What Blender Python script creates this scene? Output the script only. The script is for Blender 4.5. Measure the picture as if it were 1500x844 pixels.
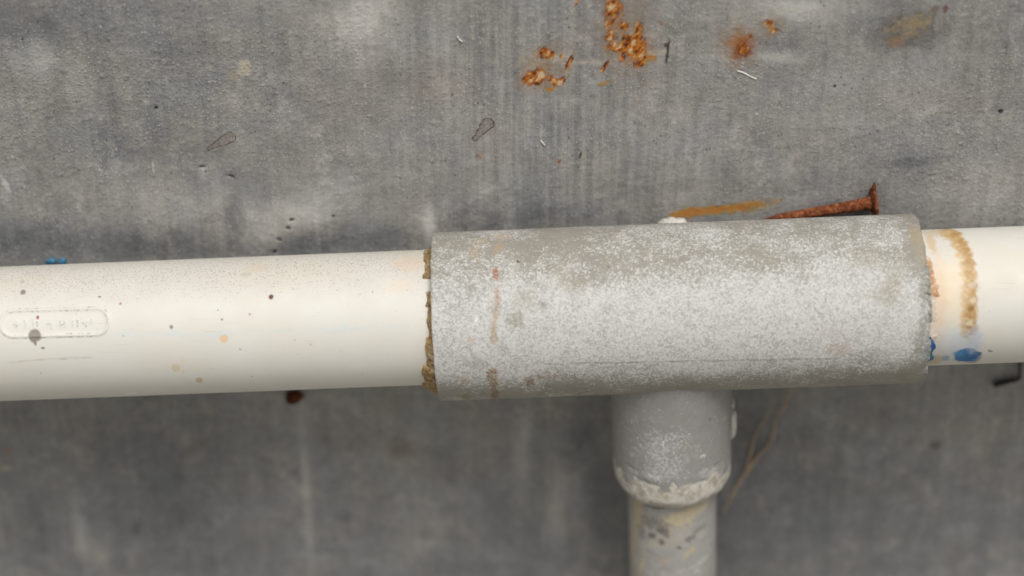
import bpy, math, random
import numpy as np
from mathutils import Vector

random.seed(4)
S = bpy.context.scene
for o in list(bpy.data.objects):
    bpy.data.objects.remove(o)

# ------------------------------------------------------------------ frame of reference
u = 0.00024                       # one working unit: 0.24 mm
PITCH = math.radians(33.0)        # the camera looks down on the wall
FPX = 3125.0                      # focal length in units of 1/1500 picture width (75 mm)
R_RUN, R_PIPE, R_SOCK, R_BR = 123.5, 99.0, 92.0, 68.5
GAP = 4.0
YA = -(R_RUN + GAP)               # pipe axis in front of the wall (wall face is y = 0)
TILT = math.radians(2.68)         # the pipe run climbs to the right
cp, sp = math.cos(PITCH), math.sin(PITCH)
F = np.array([0, cp, -sp]); UP = np.array([0, sp, cp]); RT = np.array([1., 0, 0])
A0 = np.array([0, YA, 0.])
CAM = A0 - (F*FPX - UP*38)
AX = np.array([math.cos(TILT), 0, math.sin(TILT)])
E1 = np.array([0, -1., 0]); E2 = np.array([-math.sin(TILT), 0, math.cos(TILT)])

# ------------------------------------------------------------------ camera
cam = bpy.data.cameras.new('camera'); cob = bpy.data.objects.new('camera', cam)
S.collection.objects.link(cob); S.camera = cob
cob.location = Vector(CAM*u); cob.rotation_euler = (math.pi/2 - PITCH, 0, 0)
cam.sensor_width = 36; cam.lens = 75; cam.clip_start = 0.01; cam.clip_end = 200
cam.dof.use_dof = True; cam.dof.focus_distance = (FPX - 50)*u; cam.dof.aperture_fstop = 3.3
S.render.engine = 'CYCLES'; S.cycles.max_bounces = 4; S.cycles.diffuse_bounces = 3; S.cycles.glossy_bounces = 2; S.cycles.caustics_reflective = False; S.cycles.caustics_refractive = False
S.render.resolution_x, S.render.resolution_y = 1024, 576

# ------------------------------------------------------------------ daylight, overcast
SUN_EL, SUN_AZ = math.radians(64), math.radians(14)      # azimuth: to the right of straight in front of the wall
w = bpy.data.worlds.new('World'); S.world = w; w.use_nodes = True
wn = w.node_tree; wn.nodes.clear()
sky = wn.nodes.new('ShaderNodeTexSky'); sky.sky_type = 'NISHITA'; sky.sun_disc = False
sky.sun_elevation = SUN_EL; sky.sun_rotation = math.pi - SUN_AZ
sky.air_density = 0.7; sky.dust_density = 6.0; sky.ozone_density = 0.6
hs = wn.nodes.new('ShaderNodeHueSaturation'); hs.inputs['Saturation'].default_value = 0.10
bg = wn.nodes.new('ShaderNodeBackground'); bg.inputs['Strength'].default_value = 0.05
wo = wn.nodes.new('ShaderNodeOutputWorld')
wn.links.new(sky.outputs[0], hs.inputs['Color']); wn.links.new(hs.outputs[0], bg.inputs['Color'])
wn.links.new(bg.outputs[0], wo.inputs['Surface'])
sl = bpy.data.lights.new('sun', 'SUN'); sl.energy = 1.5; sl.angle = math.radians(28); sl.color = (1, .97, .925)
so = bpy.data.objects.new('sun', sl); S.collection.objects.link(so)
sd = Vector((math.sin(SUN_AZ)*math.cos(SUN_EL), -math.cos(SUN_AZ)*math.cos(SUN_EL), math.sin(SUN_EL)))
so.rotation_euler = sd.to_track_quat('Z', 'Y').to_euler(); so.location = sd*3
S.view_settings.view_transform = 'Standard'; S.view_settings.look = 'None'
S.view_settings.gamma = 1; S.view_settings.use_curve_mapping = False
S.view_settings.exposure = 0.52

# ------------------------------------------------------------------ rays of the photograph onto real surfaces
def ray(px, py):
    return F*FPX + RT*(px - 750) - UP*(py - 422)
def on_wall(px, py, off=0.0):
    """point on the plane `off` units in front of the wall face"""
    d = ray(px, py); t = (-off - CAM[1])/d[1]
    return CAM + d*t
def on_tube(px, py, r):
    """(axial position, angle) on the horizontal tube of radius r; angle 0 faces out of the wall, + is up"""
    d = ray(px, py); o = CAM - A0
    dp = np.array([d @ E1, d @ E2]); op = np.array([o @ E1, o @ E2])
    a = dp @ dp; b = 2*dp @ op; c = op @ op - r*r
    q = b*b - 4*a*c
    t = (-b - math.sqrt(max(q, 0)))/(2*a)
    p = o + d*t
    return float(p @ AX), math.atan2(p @ E2, p @ E1)
def tube_pt(s, th, r):
    return A0 + AX*s + (E1*math.cos(th) + E2*math.sin(th))*r

# ------------------------------------------------------------------ noise
def _h(i, j, seed):
    n = (i.astype(np.int64)*374761393 + j.astype(np.int64)*668265263 + seed*1442695041) & 0xffffffff
    n = ((n ^ (n >> 13))*1274126177) & 0xffffffff
    return ((n ^ (n >> 16)) & 0xffff)/65535.0
def vn(x, y, seed=0):
    x = np.asarray(x, float); y = np.asarray(y, float)
    i = np.floor(x); j = np.floor(y); fx = x-i; fy = y-j
    fx = fx*fx*fx*(fx*(fx*6-15)+10); fy = fy*fy*fy*(fy*(fy*6-15)+10)
    a = _h(i, j, seed); b = _h(i+1, j, seed); c = _h(i, j+1, seed); d = _h(i+1, j+1, seed)
    return (a*(1-fx)+b*fx)*(1-fy) + (c*(1-fx)+d*fx)*fy
def fbm(x, y, oct=4, seed=0):
    v = 0; a = .5; t = 0
    for k in range(oct):
        v = v + a*vn(x*2**k + 17.3*k, y*2**k - 9.1*k, seed+k*7); t += a; a *= .5
    return v/t
def sst(a, b, x):
    t = np.clip((x-a)/(b-a), 0, 1); return t*t*(3-2*t)

# ------------------------------------------------------------------ mesh helpers
def lin(c):
    c = [v/255 for v in c]
    return tuple(v/12.92 if v <= .04045 else ((v+.055)/1.055)**2.4 for v in c)
def mesh_obj(name, verts, faces, mat, parent=None, origin=(0, 0, 0), smooth=True, attrs=None, cols=None, autosmooth=None):
    me = bpy.data.meshes.new(name)
    v = (np.asarray(verts, float) - np.asarray(origin, float))*u
    if isinstance(faces, np.ndarray):
        me.vertices.add(len(v)); me.vertices.foreach_set('co', v.astype(np.float32).ravel())
        n = len(faces); me.loops.add(n*4); me.polygons.add(n)
        me.loops.foreach_set('vertex_index', faces.astype(np.int32).ravel())
        me.polygons.foreach_set('loop_start', (np.arange(n)*4).astype(np.int32))
        me.update(calc_edges=True); me.validate()
    else:
        me.from_pydata([tuple(p) for p in v], [], faces)
    me.polygons.foreach_set('use_smooth', np.full(len(me.polygons), smooth, dtype=bool))
    for k, a in (attrs or {}).items():
        at = me.attributes.new(k, 'FLOAT', 'POINT'); at.data.foreach_set('value', np.asarray(a, np.float32).ravel())
    for k, a in (cols or {}).items():
        at = me.attributes.new(k, 'FLOAT_COLOR', 'POINT'); at.data.foreach_set('color', np.asarray(a, np.float32).ravel())
    me.materials.append(mat)
    if autosmooth: me.set_sharp_from_angle(angle=autosmooth)
    ob = bpy.data.objects.new(name, me); S.collection.objects.link(ob)
    if parent is not None: ob.parent = parent
    else: ob.location = Vector(np.asarray(origin, float)*u)
    return ob
def thing(name, origin, label, cat, group=None):
    e = bpy.data.objects.new(name, None); S.collection.objects.link(e)
    e.empty_display_size = .01; e.location = Vector(np.asarray(origin, float)*u)
    tag(e, label, cat, group); return e
def tag(o, label, cat, group=None):
    o['label'] = label; o['category'] = cat
    if group: o['group'] = group
    return o
def grid_faces(nr, nc, wrap=False):
    i = np.arange(nr-1)[:, None]; j = np.arange(nc if wrap else nc-1)[None, :]
    j2 = (j+1) % nc
    return np.stack([i*nc+j, i*nc+j2, (i+1)*nc+j2, (i+1)*nc+j], -1).reshape(-1, 4)

class Marks:
    """stains with a shape of their own, kept as colour + cover on a surface with flat coordinates (U,V) in units"""
    def __init__(s, U, V):
        s.U, s.V = U.ravel(), V.ravel(); s.c = np.zeros((s.U.size, 4)); s.c[:, :3] = .2
    def blob(s, x, y, rx, ry, col, a=1.0, ang=0, soft=.25, rough=.25, fs=6.0, seed=1):
        R = max(rx, ry)*(1.6+rough)
        m = np.where((abs(s.U-x) < R) & (abs(s.V-y) < R))[0]
        if not m.size: return
        dx = s.U[m]-x; dy = s.V[m]-y
        ca, sa = math.cos(ang), math.sin(ang)
        X = dx*ca+dy*sa; Y = -dx*sa+dy*ca
        d = np.sqrt((X/rx)**2+(Y/ry)**2) + rough*2*(fbm(s.U[m]/fs, s.V[m]/fs, 3, seed)-.5)
        k = a*(1-sst(1-soft, 1+soft, d))
        col = np.array(lin(col))
        a0 = s.c[m, 3]; a1 = k + a0*(1-k)
        w_ = np.where(a1 > 1e-6, k/np.maximum(a1, 1e-6), 0)[:, None]
        s.c[m, :3] = s.c[m, :3]*(1-w_) + col*w_; s.c[m, 3] = a1

# ------------------------------------------------------------------ material helpers
class NT:
    def __init__(s, name):
        s.dim = '3D'; s.m = bpy.data.materials.new(name); s.m.use_nodes = True; s.t = s.m.node_tree
        s.t.nodes.clear()
        s.out = s.n('ShaderNodeOutputMaterial'); s.b = s.n('ShaderNodeBsdfPrincipled')
        s.t.links.new(s.b.outputs[0], s.out.inputs['Surface'])
        tc = s.n('ShaderNodeTexCoord'); mp = s.n('ShaderNodeVectorMath'); mp.operation = 'SCALE'
        mp.inputs['Scale'].default_value = 1/u
        s.t.links.new(tc.outputs['Object'], mp.inputs[0]); s.P = mp.outputs[0]
    def n(s, t): return s.t.nodes.new(t)
    def set(s, sock, v):
        if isinstance(v, bpy.types.NodeSocket): s.t.links.new(v, sock)
        elif v is not None:
            if isinstance(v, tuple) and len(v) == 3 and sock.type == 'RGBA': v = (*v, 1)
            sock.default_value = v
    def math(s, op, a, b=None, c=None, clamp=False):
        n = s.n('ShaderNodeMath'); n.operation = op; n.use_clamp = clamp
        s.set(n.inputs[0], a); s.set(n.inputs[1], b)
        if c is not None: s.set(n.inputs[2], c)
        return n.outputs[0]
    def scale(s, v, vec):
        n = s.n('ShaderNodeVectorMath'); n.operation = 'MULTIPLY'; s.set(n.inputs[0], v); n.inputs[1].default_value = vec
        return n.outputs[0]
    def noise(s, size, det=4, rough=.55, vec=None, dist=0, off=None):
        n = s.n('ShaderNodeTexNoise'); n.noise_dimensions = s.dim; n.inputs['Scale'].default_value = 1/size; n.inputs['Detail'].default_value = det
        n.inputs['Roughness'].default_value = rough; n.inputs['Distortion'].default_value = dist
        v = vec if vec is not None else s.P
        if off:
            a = s.n('ShaderNodeVectorMath'); a.operation = 'ADD'; s.set(a.inputs[0], v); a.inputs[1].default_value = (off, off*.7, -off); v = a.outputs[0]
        s.set(n.inputs['Vector'], v); return n.outputs[0]
    def voro(s, size, vec=None, rnd=1.0):
        n = s.n('ShaderNodeTexVoronoi'); n.voronoi_dimensions = s.dim; n.inputs['Scale'].default_value = 1/size; n.inputs['Randomness'].default_value = rnd
        s.set(n.inputs['Vector'], vec if vec is not None else s.P); return n
    def step(s, v, a, b, lo=0.0, hi=1.0):
        n = s.n('ShaderNodeMapRange'); n.interpolation_type = 'SMOOTHSTEP'
        s.set(n.inputs['Value'], v); s.set(n.inputs['From Min'], a); s.set(n.inputs['From Max'], b)
        n.inputs['To Min'].default_value = lo; n.inputs['To Max'].default_value = hi
        return n.outputs[0]
    def ramp(s, v, stops):
        n = s.n('ShaderNodeValToRGB'); e = n.color_ramp.elements
        while len(e) < len(stops): e.new(.5)
        for k, (p, c) in enumerate(stops): e[k].position = p; e[k].color = (*c, 1)
        s.set(n.inputs[0], v); return n.outputs[0]
    def mix(s, f, a, b, mode='MIX'):
        n = s.n('ShaderNodeMix'); n.data_type = 'RGBA'; n.blend_type = mode
        s.set(n.inputs[0], f); s.set(n.inputs[6], a); s.set(n.inputs[7], b); return n.outputs[2]
    def attr(s, name):
        n = s.n('ShaderNodeAttribute'); n.attribute_name = name; return n
    def bump(s, h, dist, strength=1.0, prev=None):
        n = s.n('ShaderNodeBump'); n.inputs['Distance'].default_value = dist*u; n.inputs['Strength'].default_value = strength
        s.set(n.inputs['Height'], h)
        if prev is not None: s.set(n.inputs['Normal'], prev)
        return n.outputs[0]
    def done(s, col, rough=.8, normal=None, spec=.3, metal=0.0):
        s.set(s.b.inputs['Base Color'], col); s.set(s.b.inputs['Roughness'], rough)
        s.set(s.b.inputs['Specular IOR Level'], spec); s.set(s.b.inputs['Metallic'], metal)
        if normal is not None: s.set(s.b.inputs['Normal'], normal)
        return s.m

def dv_(t):
    m = t.n('ShaderNodeMapping'); m.inputs['Rotation'].default_value = (0, 0, math.radians(20)); t.set(m.inputs['Vector'], t.P); return m.outputs[0]
def mat_concrete():
    t = NT('weathered_concrete'); t.dim = '2D'          # the face is flat: noise runs over (x, z)
    sx = t.n('ShaderNodeSeparateXYZ'); cx = t.n('ShaderNodeCombineXYZ'); t.set(sx.inputs[0], t.P)
    t.set(cx.inputs[0], sx.outputs[0]); t.set(cx.inputs[1], sx.outputs[2]); t.P = cx.outputs[0]
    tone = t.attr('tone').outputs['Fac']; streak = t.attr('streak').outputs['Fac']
    grain = t.attr('grain').outputs['Fac']
    mid = t.noise(38, 5, .6); mid2 = t.noise(11, 4, .6, off=31); fine = t.noise(2.6, 3, .7)
    sv = t.scale(t.P, (1, .045, 1)); sn = t.noise(10, 5, .60, sv)
    scf = t.math('MULTIPLY', t.step(t.noise(30, 6, .72, off=201), .50, .66), t.step(t.noise(130, 2, .5, off=230), .42, .62))
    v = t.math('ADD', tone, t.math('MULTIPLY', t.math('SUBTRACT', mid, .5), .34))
    v = t.math('ADD', v, t.math('MULTIPLY', t.math('SUBTRACT', mid2, .5), .30))
    v = t.math('ADD', v, t.math('MULTIPLY', t.math('SUBTRACT', fine, .5), .50))
    v = t.math('ADD', v, t.math('MULTIPLY', scf, .16))
    v = t.math('ADD', v, t.math('MULTIPLY', t.math('MULTIPLY', t.math('SUBTRACT', sn, .5), streak), .38))
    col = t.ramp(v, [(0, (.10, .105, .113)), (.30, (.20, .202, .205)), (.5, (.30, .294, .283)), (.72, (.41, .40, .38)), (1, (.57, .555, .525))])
    # warm / cool drift of the cement
    hue = t.noise(90, 3, .5, off=7)
    col = t.mix(t.step(hue, .42, .68), col, t.mix(1, col, (1.012, .995, .97), 'MULTIPLY'))
    col = t.mix(t.step(hue, .5, .3), col, t.mix(1, col, (.98, .996, 1.015), 'MULTIPLY'))
    # salt grains and dark pin holes
    vo = t.voro(9); n2 = t.noise(60, 2, .5, off=90)
    sp_ = t.math('MULTIPLY', t.step(vo.outputs['Distance'], .15, .08), t.step(n2, .46, .62))
    col = t.mix(t.math('MULTIPLY', sp_, .5), col, (.60, .58, .54))
    vd = t.voro(15, t.scale(t.P, (1, .7, 1))); n3 = t.noise(50, 2, .5, off=140)
    dk = t.math('MULTIPLY', t.step(vd.outputs['Distance'], .13, .06), t.step(n3, .56, .70))
    col = t.mix(t.math('MULTIPLY', dk, .5), col, (.055, .052, .05))
    # yellow ochre bleeding
    oc = t.math('ADD', t.attr('ochre').outputs['Fac'], t.math('MULTIPLY', t.math('SUBTRACT', t.noise(8, 5, .7, off=5), .5), 1.5))
    ok = t.step(oc, .28, .95)
    col = t.mix(t.math('MULTIPLY', ok, .85), col, t.ramp(oc, [(.35, (.19, .145, .055)), (.62, (.38, .235, .02)), (1, (.50, .19, .012))]))
    mk = t.attr('mark'); col = t.mix(mk.outputs['Alpha'], col, mk.outputs['Color'])
    # rust with flaking, pale cores
    rn = t.noise(7, 4, .62, t.scale(dv_(t), (1.3, .62, 1)), off=55)
    ra = t.math('ADD', t.attr('rust').outputs['Fac'], t.math('MULTIPLY', t.math('SUBTRACT', rn, .5), 1.35))
    rk = t.math('MULTIPLY', t.step(ra, .20, .78), t.step(t.noise(3.5, 3, .7, off=71), .32, .46, .45, 1.0))
    dv = t.n('ShaderNodeMapping'); dv.inputs['Rotation'].default_value = (0, 0, math.radians(35)); t.set(dv.inputs['Vector'], t.P)
    rc = t.noise(12, 4, .58, t.scale(dv.outputs[0], (1.35, .75, 1)), off=20)
    rcv = t.math('ADD', rc, t.math('MULTIPLY', t.math('SUBTRACT', t.math('MINIMUM', ra, 1.2), .62), .09))
    rcol = t.ramp(rcv, [(.36, (.07, .02, .009)), (.44, (.21, .052, .008)), (.51, (.40, .115, .008)), (.59, (.48, .19, .025)), (.68, (.62, .46, .29))])
    col = t.mix(rk, col, rcol)
    # dried drops: brown film with a dark rim
    dr = t.math('ADD', t.attr('drop').outputs['Fac'], t.math('MULTIPLY', t.math('SUBTRACT', t.noise(7, 2, .5, off=66), .5), 1.6))
    df = t.attr('dropfill').outputs['Fac']
    col = t.mix(t.math('MULTIPLY', t.step(dr, .6, -.6), t.math('MULTIPLY', df, t.step(t.noise(5, 3, .7, off=45), .35, .65, .2, .5))), col, (.17, .125, .10))
    rim = t.math('MULTIPLY', t.step(t.math('ABSOLUTE', dr), 1.4, .3), t.step(t.noise(4, 3, .7, off=99), .38, .56, .25, 1.0))
    col = t.mix(t.math('MULTIPLY', rim, df), col, (.040, .022, .018))
    g1 = t.noise(3.0, 2, .5, off=11); g2 = t.noise(1.5, 1, .5, off=3); vg = t.voro(6.5)
    h = t.math('ADD', t.math('MULTIPLY', g1, t.math('ADD', t.math('MULTIPLY', grain, .45), .25)), t.math('MULTIPLY', g2, .35))
    h = t.math('ADD', h, t.math('MULTIPLY', t.math('MULTIPLY', t.step(vg.outputs['Distance'], .45, .05), t.step(vg.outputs['Color'], .55, .9)), t.math('MULTIPLY', grain, .8)))
    h = t.math('ADD', h, t.math('MULTIPLY', t.step(vo.outputs['Distance'], .35, 0), t.math('MULTIPLY', grain, .6)))
    h = t.math('ADD', h, t.math('MULTIPLY', t.math('MULTIPLY', sn, streak), .4))
    nb = t.bump(h, 1.5, .5)
    return t.done(col, t.step(v, .2, .8, .62, .85), nb, .25)

def mat_pvc():
    t = NT('cream_pvc')
    base = t.mix(t.noise(70, 3, .5), (.69, .665, .605), (.75, .73, .675))
    gr = t.attr('grime').outputs['Fac']
    sm = t.noise(2.6, 3, .7); big = t.noise(45, 3, .55, off=13)
    lvl = t.math('ADD', t.math('MULTIPLY', gr, .16), t.math('MULTIPLY', t.math('SUBTRACT', big, .5), .10))
    k = t.step(t.math('ADD', sm, lvl), .70, .78)
    base = t.mix(t.math('MULTIPLY', t.step(t.math('ADD', gr, big), .75, 1.5), .22), base, (.47, .43, .36))
    base = t.mix(t.math('MULTIPLY', k, .45), base, (.22, .19, .16))
    vo = t.voro(17); base = t.mix(t.math('MULTIPLY', t.math('MULTIPLY', t.step(vo.outputs['Distance'], .085, .04), t.step(t.noise(40, 2, .5, off=77), .52, .62)), .7), base, (.09, .07, .06))
    scr = t.noise(3.0, 3, .6, t.scale(t.P, (.02, 1, 1)), off=300); scm = t.noise(60, 3, .6, off=310)
    base = t.mix(t.math('MULTIPLY', t.math('MULTIPLY', t.step(scr, .60, .70), t.step(scm, .48, .62)), .28), base, (.36, .32, .26))
    yel = t.noise(110, 4, .6, t.scale(t.P, (.5, 1, 1)), off=320)
    base = t.mix(t.step(yel, .48, .70, 0, .35), base, t.mix(1, base, (.97, .92, .80), 'MULTIPLY'))
    mk = t.attr('mark'); base = t.mix(mk.outputs['Alpha'], base, mk.outputs['Color'])
    # dirt held in the embossed outline
    pl = t.math('ABSOLUTE', t.attr('pill').outputs['Fac'])
    dn = t.noise(7, 4, .7, off=41); dn2 = t.noise(22, 2, .5, off=43)
    base = t.mix(t.math('MULTIPLY', t.math('MULTIPLY', t.step(pl, 1.5, .2), t.step(dn, .46, .66)), t.step(dn2, .38, .62, .25, .85)), base, (.13, .12, .105))
    lt = t.attr('letter').outputs['Fac']
    base = t.mix(t.math('MULTIPLY', t.math('MULTIPLY', t.step(lt, .35, .9), t.step(t.noise(3, 3, .7, off=8), .50, .64)), .6), base, (.13, .14, .13))
    rough = t.step(t.noise(20, 3), .3, .7, .50, .66)
    nb = t.bump(t.math('ADD', t.noise(55, 3, .5), t.math('MULTIPLY', t.noise(2.2, 2, .6), .12)), 1.4, .5)
    return t.done(base, rough, nb, .42)

def off_vec(t, k):
    a = t.n('ShaderNodeVectorMath'); a.operation = 'ADD'; t.set(a.inputs[0], t.P); a.inputs[1].default_value = (k, k, k); return a.outputs[0]
def sep(t, c):
    n = t.n('ShaderNodeSeparateColor'); t.set(n.inputs[0], c); return n.outputs[0]
def mat_greypvc(name, base=((.285, .268, .228), (.35, .332, .292)), salt=True):
    t = NT(name)
    col = t.mix(t.noise(60, 4, .55), base[0], base[1])
    mot = t.noise(12, 5, .65, off=18)
    col = t.mix(t.step(mot, .35, .7, 0, .35), col, t.mix(1, col, (.78, .76, .72), 'MULTIPLY'))
    den = t.attr('salt').outputs['Fac']
    v1 = t.voro(1.45); v2 = t.voro(2.7, off_vec(t, 33)); n2 = t.noise(26, 4, .6, off=27); n3 = t.noise(7, 3, .65, off=37)
    g = lambda v: sep(t, v.outputs['Color'])
    lvl = t.math('ADD', t.math('MULTIPLY', den, .62), t.math('MULTIPLY', t.math('SUBTRACT', n2, .5), .75))
    lvl = t.math('ADD', lvl, t.math('MULTIPLY', t.math('SUBTRACT', n3, .5), .8))
    col = t.mix(t.step(lvl, .05, .75, 0, .45), col, (.60, .595, .575))
    c1 = t.step(t.math('SUBTRACT', lvl, g(v1)), -.10, .22)
    c2 = t.step(t.math('SUBTRACT', t.math('MULTIPLY', lvl, .75), g(v2)), -.02, .14)
    c2 = t.math('MULTIPLY', c2, t.step(v2.outputs['Distance'], .75, .45))
    cov = t.math('MAXIMUM', t.math('MULTIPLY', c1, .8), c2)
    n1 = t.noise(3, 2, .6, off=3)
    col = t.mix(t.math('MULTIPLY', cov, .80), col, t.mix(n1, (.58, .58, .565), (.84, .84, .83)))
    mk = t.attr('mark'); ma = mk.outputs['Alpha']
    ma = t.math('MULTIPLY', ma, t.step(t.noise(3.2, 3, .7, off=63), .36, .56, .25, 1.0))
    col = t.mix(ma, col, mk.outputs['Color'])
    h = t.math('ADD', t.math('MULTIPLY', cov, .8), t.math('MULTIPLY', t.noise(2, 2, .6, off=9), .6))
    h = t.math('ADD', h, t.math('MULTIPLY', ma, .3))
    return t.done(col, t.math('SUBTRACT', .62, t.math('MULTIPLY', cov, -.25)), t.bump(h, 1.1, .6), .3)

def mat_rust(name, stops, size=6, bumpd=3.0, rough=.9):
    t = NT(name); n = t.noise(size, 5, .7, dist=.4); n2 = t.noise(size*.35, 3, .6, off=9)
    v = t.math('ADD', t.math('MULTIPLY', n, .75), t.math('MULTIPLY', n2, .25))
    return t.done(t.ramp(v, stops), rough, t.bump(v, bumpd, .8), .25)

CONC = mat_concrete(); PVC = mat_pvc()
RUN = mat_greypvc('salted_grey_pvc')
SOCK = mat_greypvc('grey_pvc_socket', ((.30, .295, .285), (.38, .372, .36)))
BRANCH = mat_greypvc('stained_grey_pvc', ((.36, .352, .335), (.47, .457, .43)))
RUST = mat_rust('rusted_iron', [(.30, (.022, .010, .007)), (.43, (.10, .028, .012)), (.52, (.22, .065, .022)), (.60, (.33, .13, .06)), (.72, (.42, .26, .18))], 7)
RUSTDK = mat_rust('dark_rust', [(.3, (.015, .008, .006)), (.5, (.08, .022, .009)), (.62, (.30, .085, .016)), (.75, (.45, .2, .06))], 8)
WIRE = mat_rust('blackened_wire', [(.3, (.012, .011, .011)), (.7, (.05, .042, .036))], 8, 1.5, .7)
CEMENT = mat_rust('amber_cement', [(.32, (.10, .07, .045)), (.44, (.23, .155, .08)), (.51, (.36, .235, .09)), (.57, (.40, .31, .20)), (.70, (.55, .46, .34))], 11, 3.0, .55)
CEMORG = mat_rust('orange_cement', [(.32, (.36, .17, .08)), (.46, (.54, .32, .18)), (.55, (.66, .50, .36)), (.7, (.74, .66, .56))], 13, 3.0, .5)
CEMWHT = mat_rust('white_cement', [(.3, (.52, .40, .30)), (.48, (.66, .56, .46)), (.7, (.76, .72, .66))], 12, 2.5, .5)
CEMBLU = mat_rust('blue_cement', [(.28, (.01, .012, .02)), (.42, (.015, .06, .20)), (.53, (.03, .17, .42)), (.62, (.10, .20, .10)), (.72, (.55, .42, .10))], 11, 2.5, .45)
PALE = mat_rust('pale_mortar', [(.3, (.46, .43, .38)), (.5, (.62, .59, .54)), (.7, (.74, .72, .68))], 10, 2.0, .8)
BLUE = mat_rust('blue_paint', [(.3, (.02, .085, .15)), (.5, (.04, .18, .30)), (.7, (.12, .30, .42))], 9, 1.2, .5)
ROOT = mat_rust('dry_root', [(.3, (.30, .20, .12)), (.5, (.50, .37, .25)), (.7, (.62, .50, .38))], 8, 1.5, .9)
FIBRE = mat_rust('pale_fibre', [(.3, (.55, .52, .46)), (.7, (.80, .78, .73))], 8, .6, .7)
BURR = mat_rust('grey_burr', [(.3, (.20, .20, .18)), (.5, (.31, .305, .275)), (.7, (.45, .44, .41))], 9, 1.5, .6)

# ================================================================== the wall
def axis_vals(lo, hi, step, far):
    a = np.arange(lo, hi+step, step)
    k = np.geomspace(8, far, 14)
    return np.concatenate([(a[0]-k)[::-1], a, a[-1]+k])
zt = on_wall(750, -40)[2]; zb = on_wall(750, 890)[2]
xs = axis_vals(-870, 870, 2.05, 5200); zs = axis_vals(zb, zt, 2.05, 3000)
U, V = np.meshgrid(xs, zs); ZF = 1/cp
def W(px, py):
    p = on_wall(px, py); return p[0], p[2]
def field(lst):
    f = np.zeros(U.shape)
    for it in lst:
        px, py, rx, ry, amp = it[:5]; ang = math.radians(it[5]) if len(it) > 5 else 0
        x, z = W(px, py); ry = ry*ZF; R = 2.6*max(rx, ry)
        i0, i1 = np.searchsorted(zs, [z-R, z+R]); j0, j1 = np.searchsorted(xs, [x-R, x+R])
        dx = U[i0:i1, j0:j1]-x; dy = V[i0:i1, j0:j1]-z
        X = dx*math.cos(ang)+dy*math.sin(ang); Y = -dx*math.sin(ang)+dy*math.cos(ang)
        f[i0:i1, j0:j1] += amp*np.exp(-((X/rx)**2+(Y/ry)**2)*1.1)
    return f
wx = 26*(fbm(U/45, V/45, 3, 91)-.5); wz = 26*(fbm(U/45, V/45, 3, 92)-.5)
def warped(lst, amt=1.0):
    global U, V
    U0, V0 = U, V; U, V = U+wx*amt, V+wz*amt
    f = field(lst); U, V = U0, V0; return f
tone = np.full(U.shape, .475)
tone += .20*(fbm(U/170, V/240, 4, 5)-.5) + .10*(fbm(U/26, V/420, 3, 15)-.5)
tone += warped([
    # above the pipe
    (40, 30, 110, 55, -.13), (55, 88, 26, 26, .16), (120, 110, 26, 34, .05), (130, 210, 110, 60, -.06), (330, 70, 130, 60, -.03),
    (525, 40, 50, 48, .20), (560, 20, 30, 30, .08), (640, 60, 40, 70, .04), (30, 350, 90, 26, -.15), (230, 360, 110, 22, -.16), (345, 325, 14, 48, -.11),
    (260, 300, 100, 26, .10), (180, 270, 90, 30, .05), (430, 315, 60, 26, .20), (395, 345, 26, 20, .16), (480, 290, 40, 30, .08), (530, 350, 80, 24, -.13),
    (440, 358, 60, 16, -.14), (625, 325, 13, 28, .30), (790, 318, 60, 22, -.12), (700, 330, 40, 18, -.08), (600, 250, 120, 80, .04),
    (1165, 12, 60, 16, .22), (1150, 70, 34, 22, -.10), (1140, 86, 40, 8, .08), (1325, 48, 55, 34, -.12), (1440, 90, 60, 90, -.03), (1340, 235, 45, 10, -.12),
    (1450, 290, 70, 45, .10), (1400, 180, 60, 50, -.03), (1250, 150, 120, 80, .02), (1180, 270, 120, 40, -.02), (980, 200, 80, 90, .03),
    # below the pipe
    (765, 650, 14, 90, .14), (815, 740, 16, 70, .12), (115, 780, 14, 50, .18), (140, 810, 22, 30, .12),
    (60, 800, 40, 60, -.06), (250, 700, 120, 80, -.05), (860, 640, 26, 60, -.12), (880, 720, 22, 70, -.10), (1120, 640, 40, 40, -.05), (620, 780, 80, 60, .06),  # dark blobs left of the branch add its shadow to darker concrete
    (1190, 720, 60, 60, -.04), (1350, 700, 120, 80, -.02), (1420, 620, 80, 40, .05), (700, 640, 60, 60, .03)], .8)*1.85 + warped([(250, 790, 380, 170, -.20), (700, 810, 300, 160, -.17), (1260, 780, 380, 180, -.21)]) - .0  # last broad blobs paint the shade under the pipes into the tone
tone += field([(447, 690, 8, 130, .22), (455, 800, 8, 60, .12)])
streak = .60 + .7*warped([(740, 60, 110, 150, .9), (880, 200, 220, 140, .9), (760, 220, 120, 90, .6), (530, 50, 60, 70, .5), (990, 250, 60, 80, .6), (350, 740, 420, 170, -.5), (1150, 740, 420, 170, -.5), (430, 310, 80, 40, .4)])
grain = .5 + warped([(250, 90, 330, 110, .7), (1420, 230, 130, 110, .6), (60, 230, 120, 90, .4), (1050, 110, 120, 60, .3), (850, 200, 150, 120, -.2)])
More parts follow.
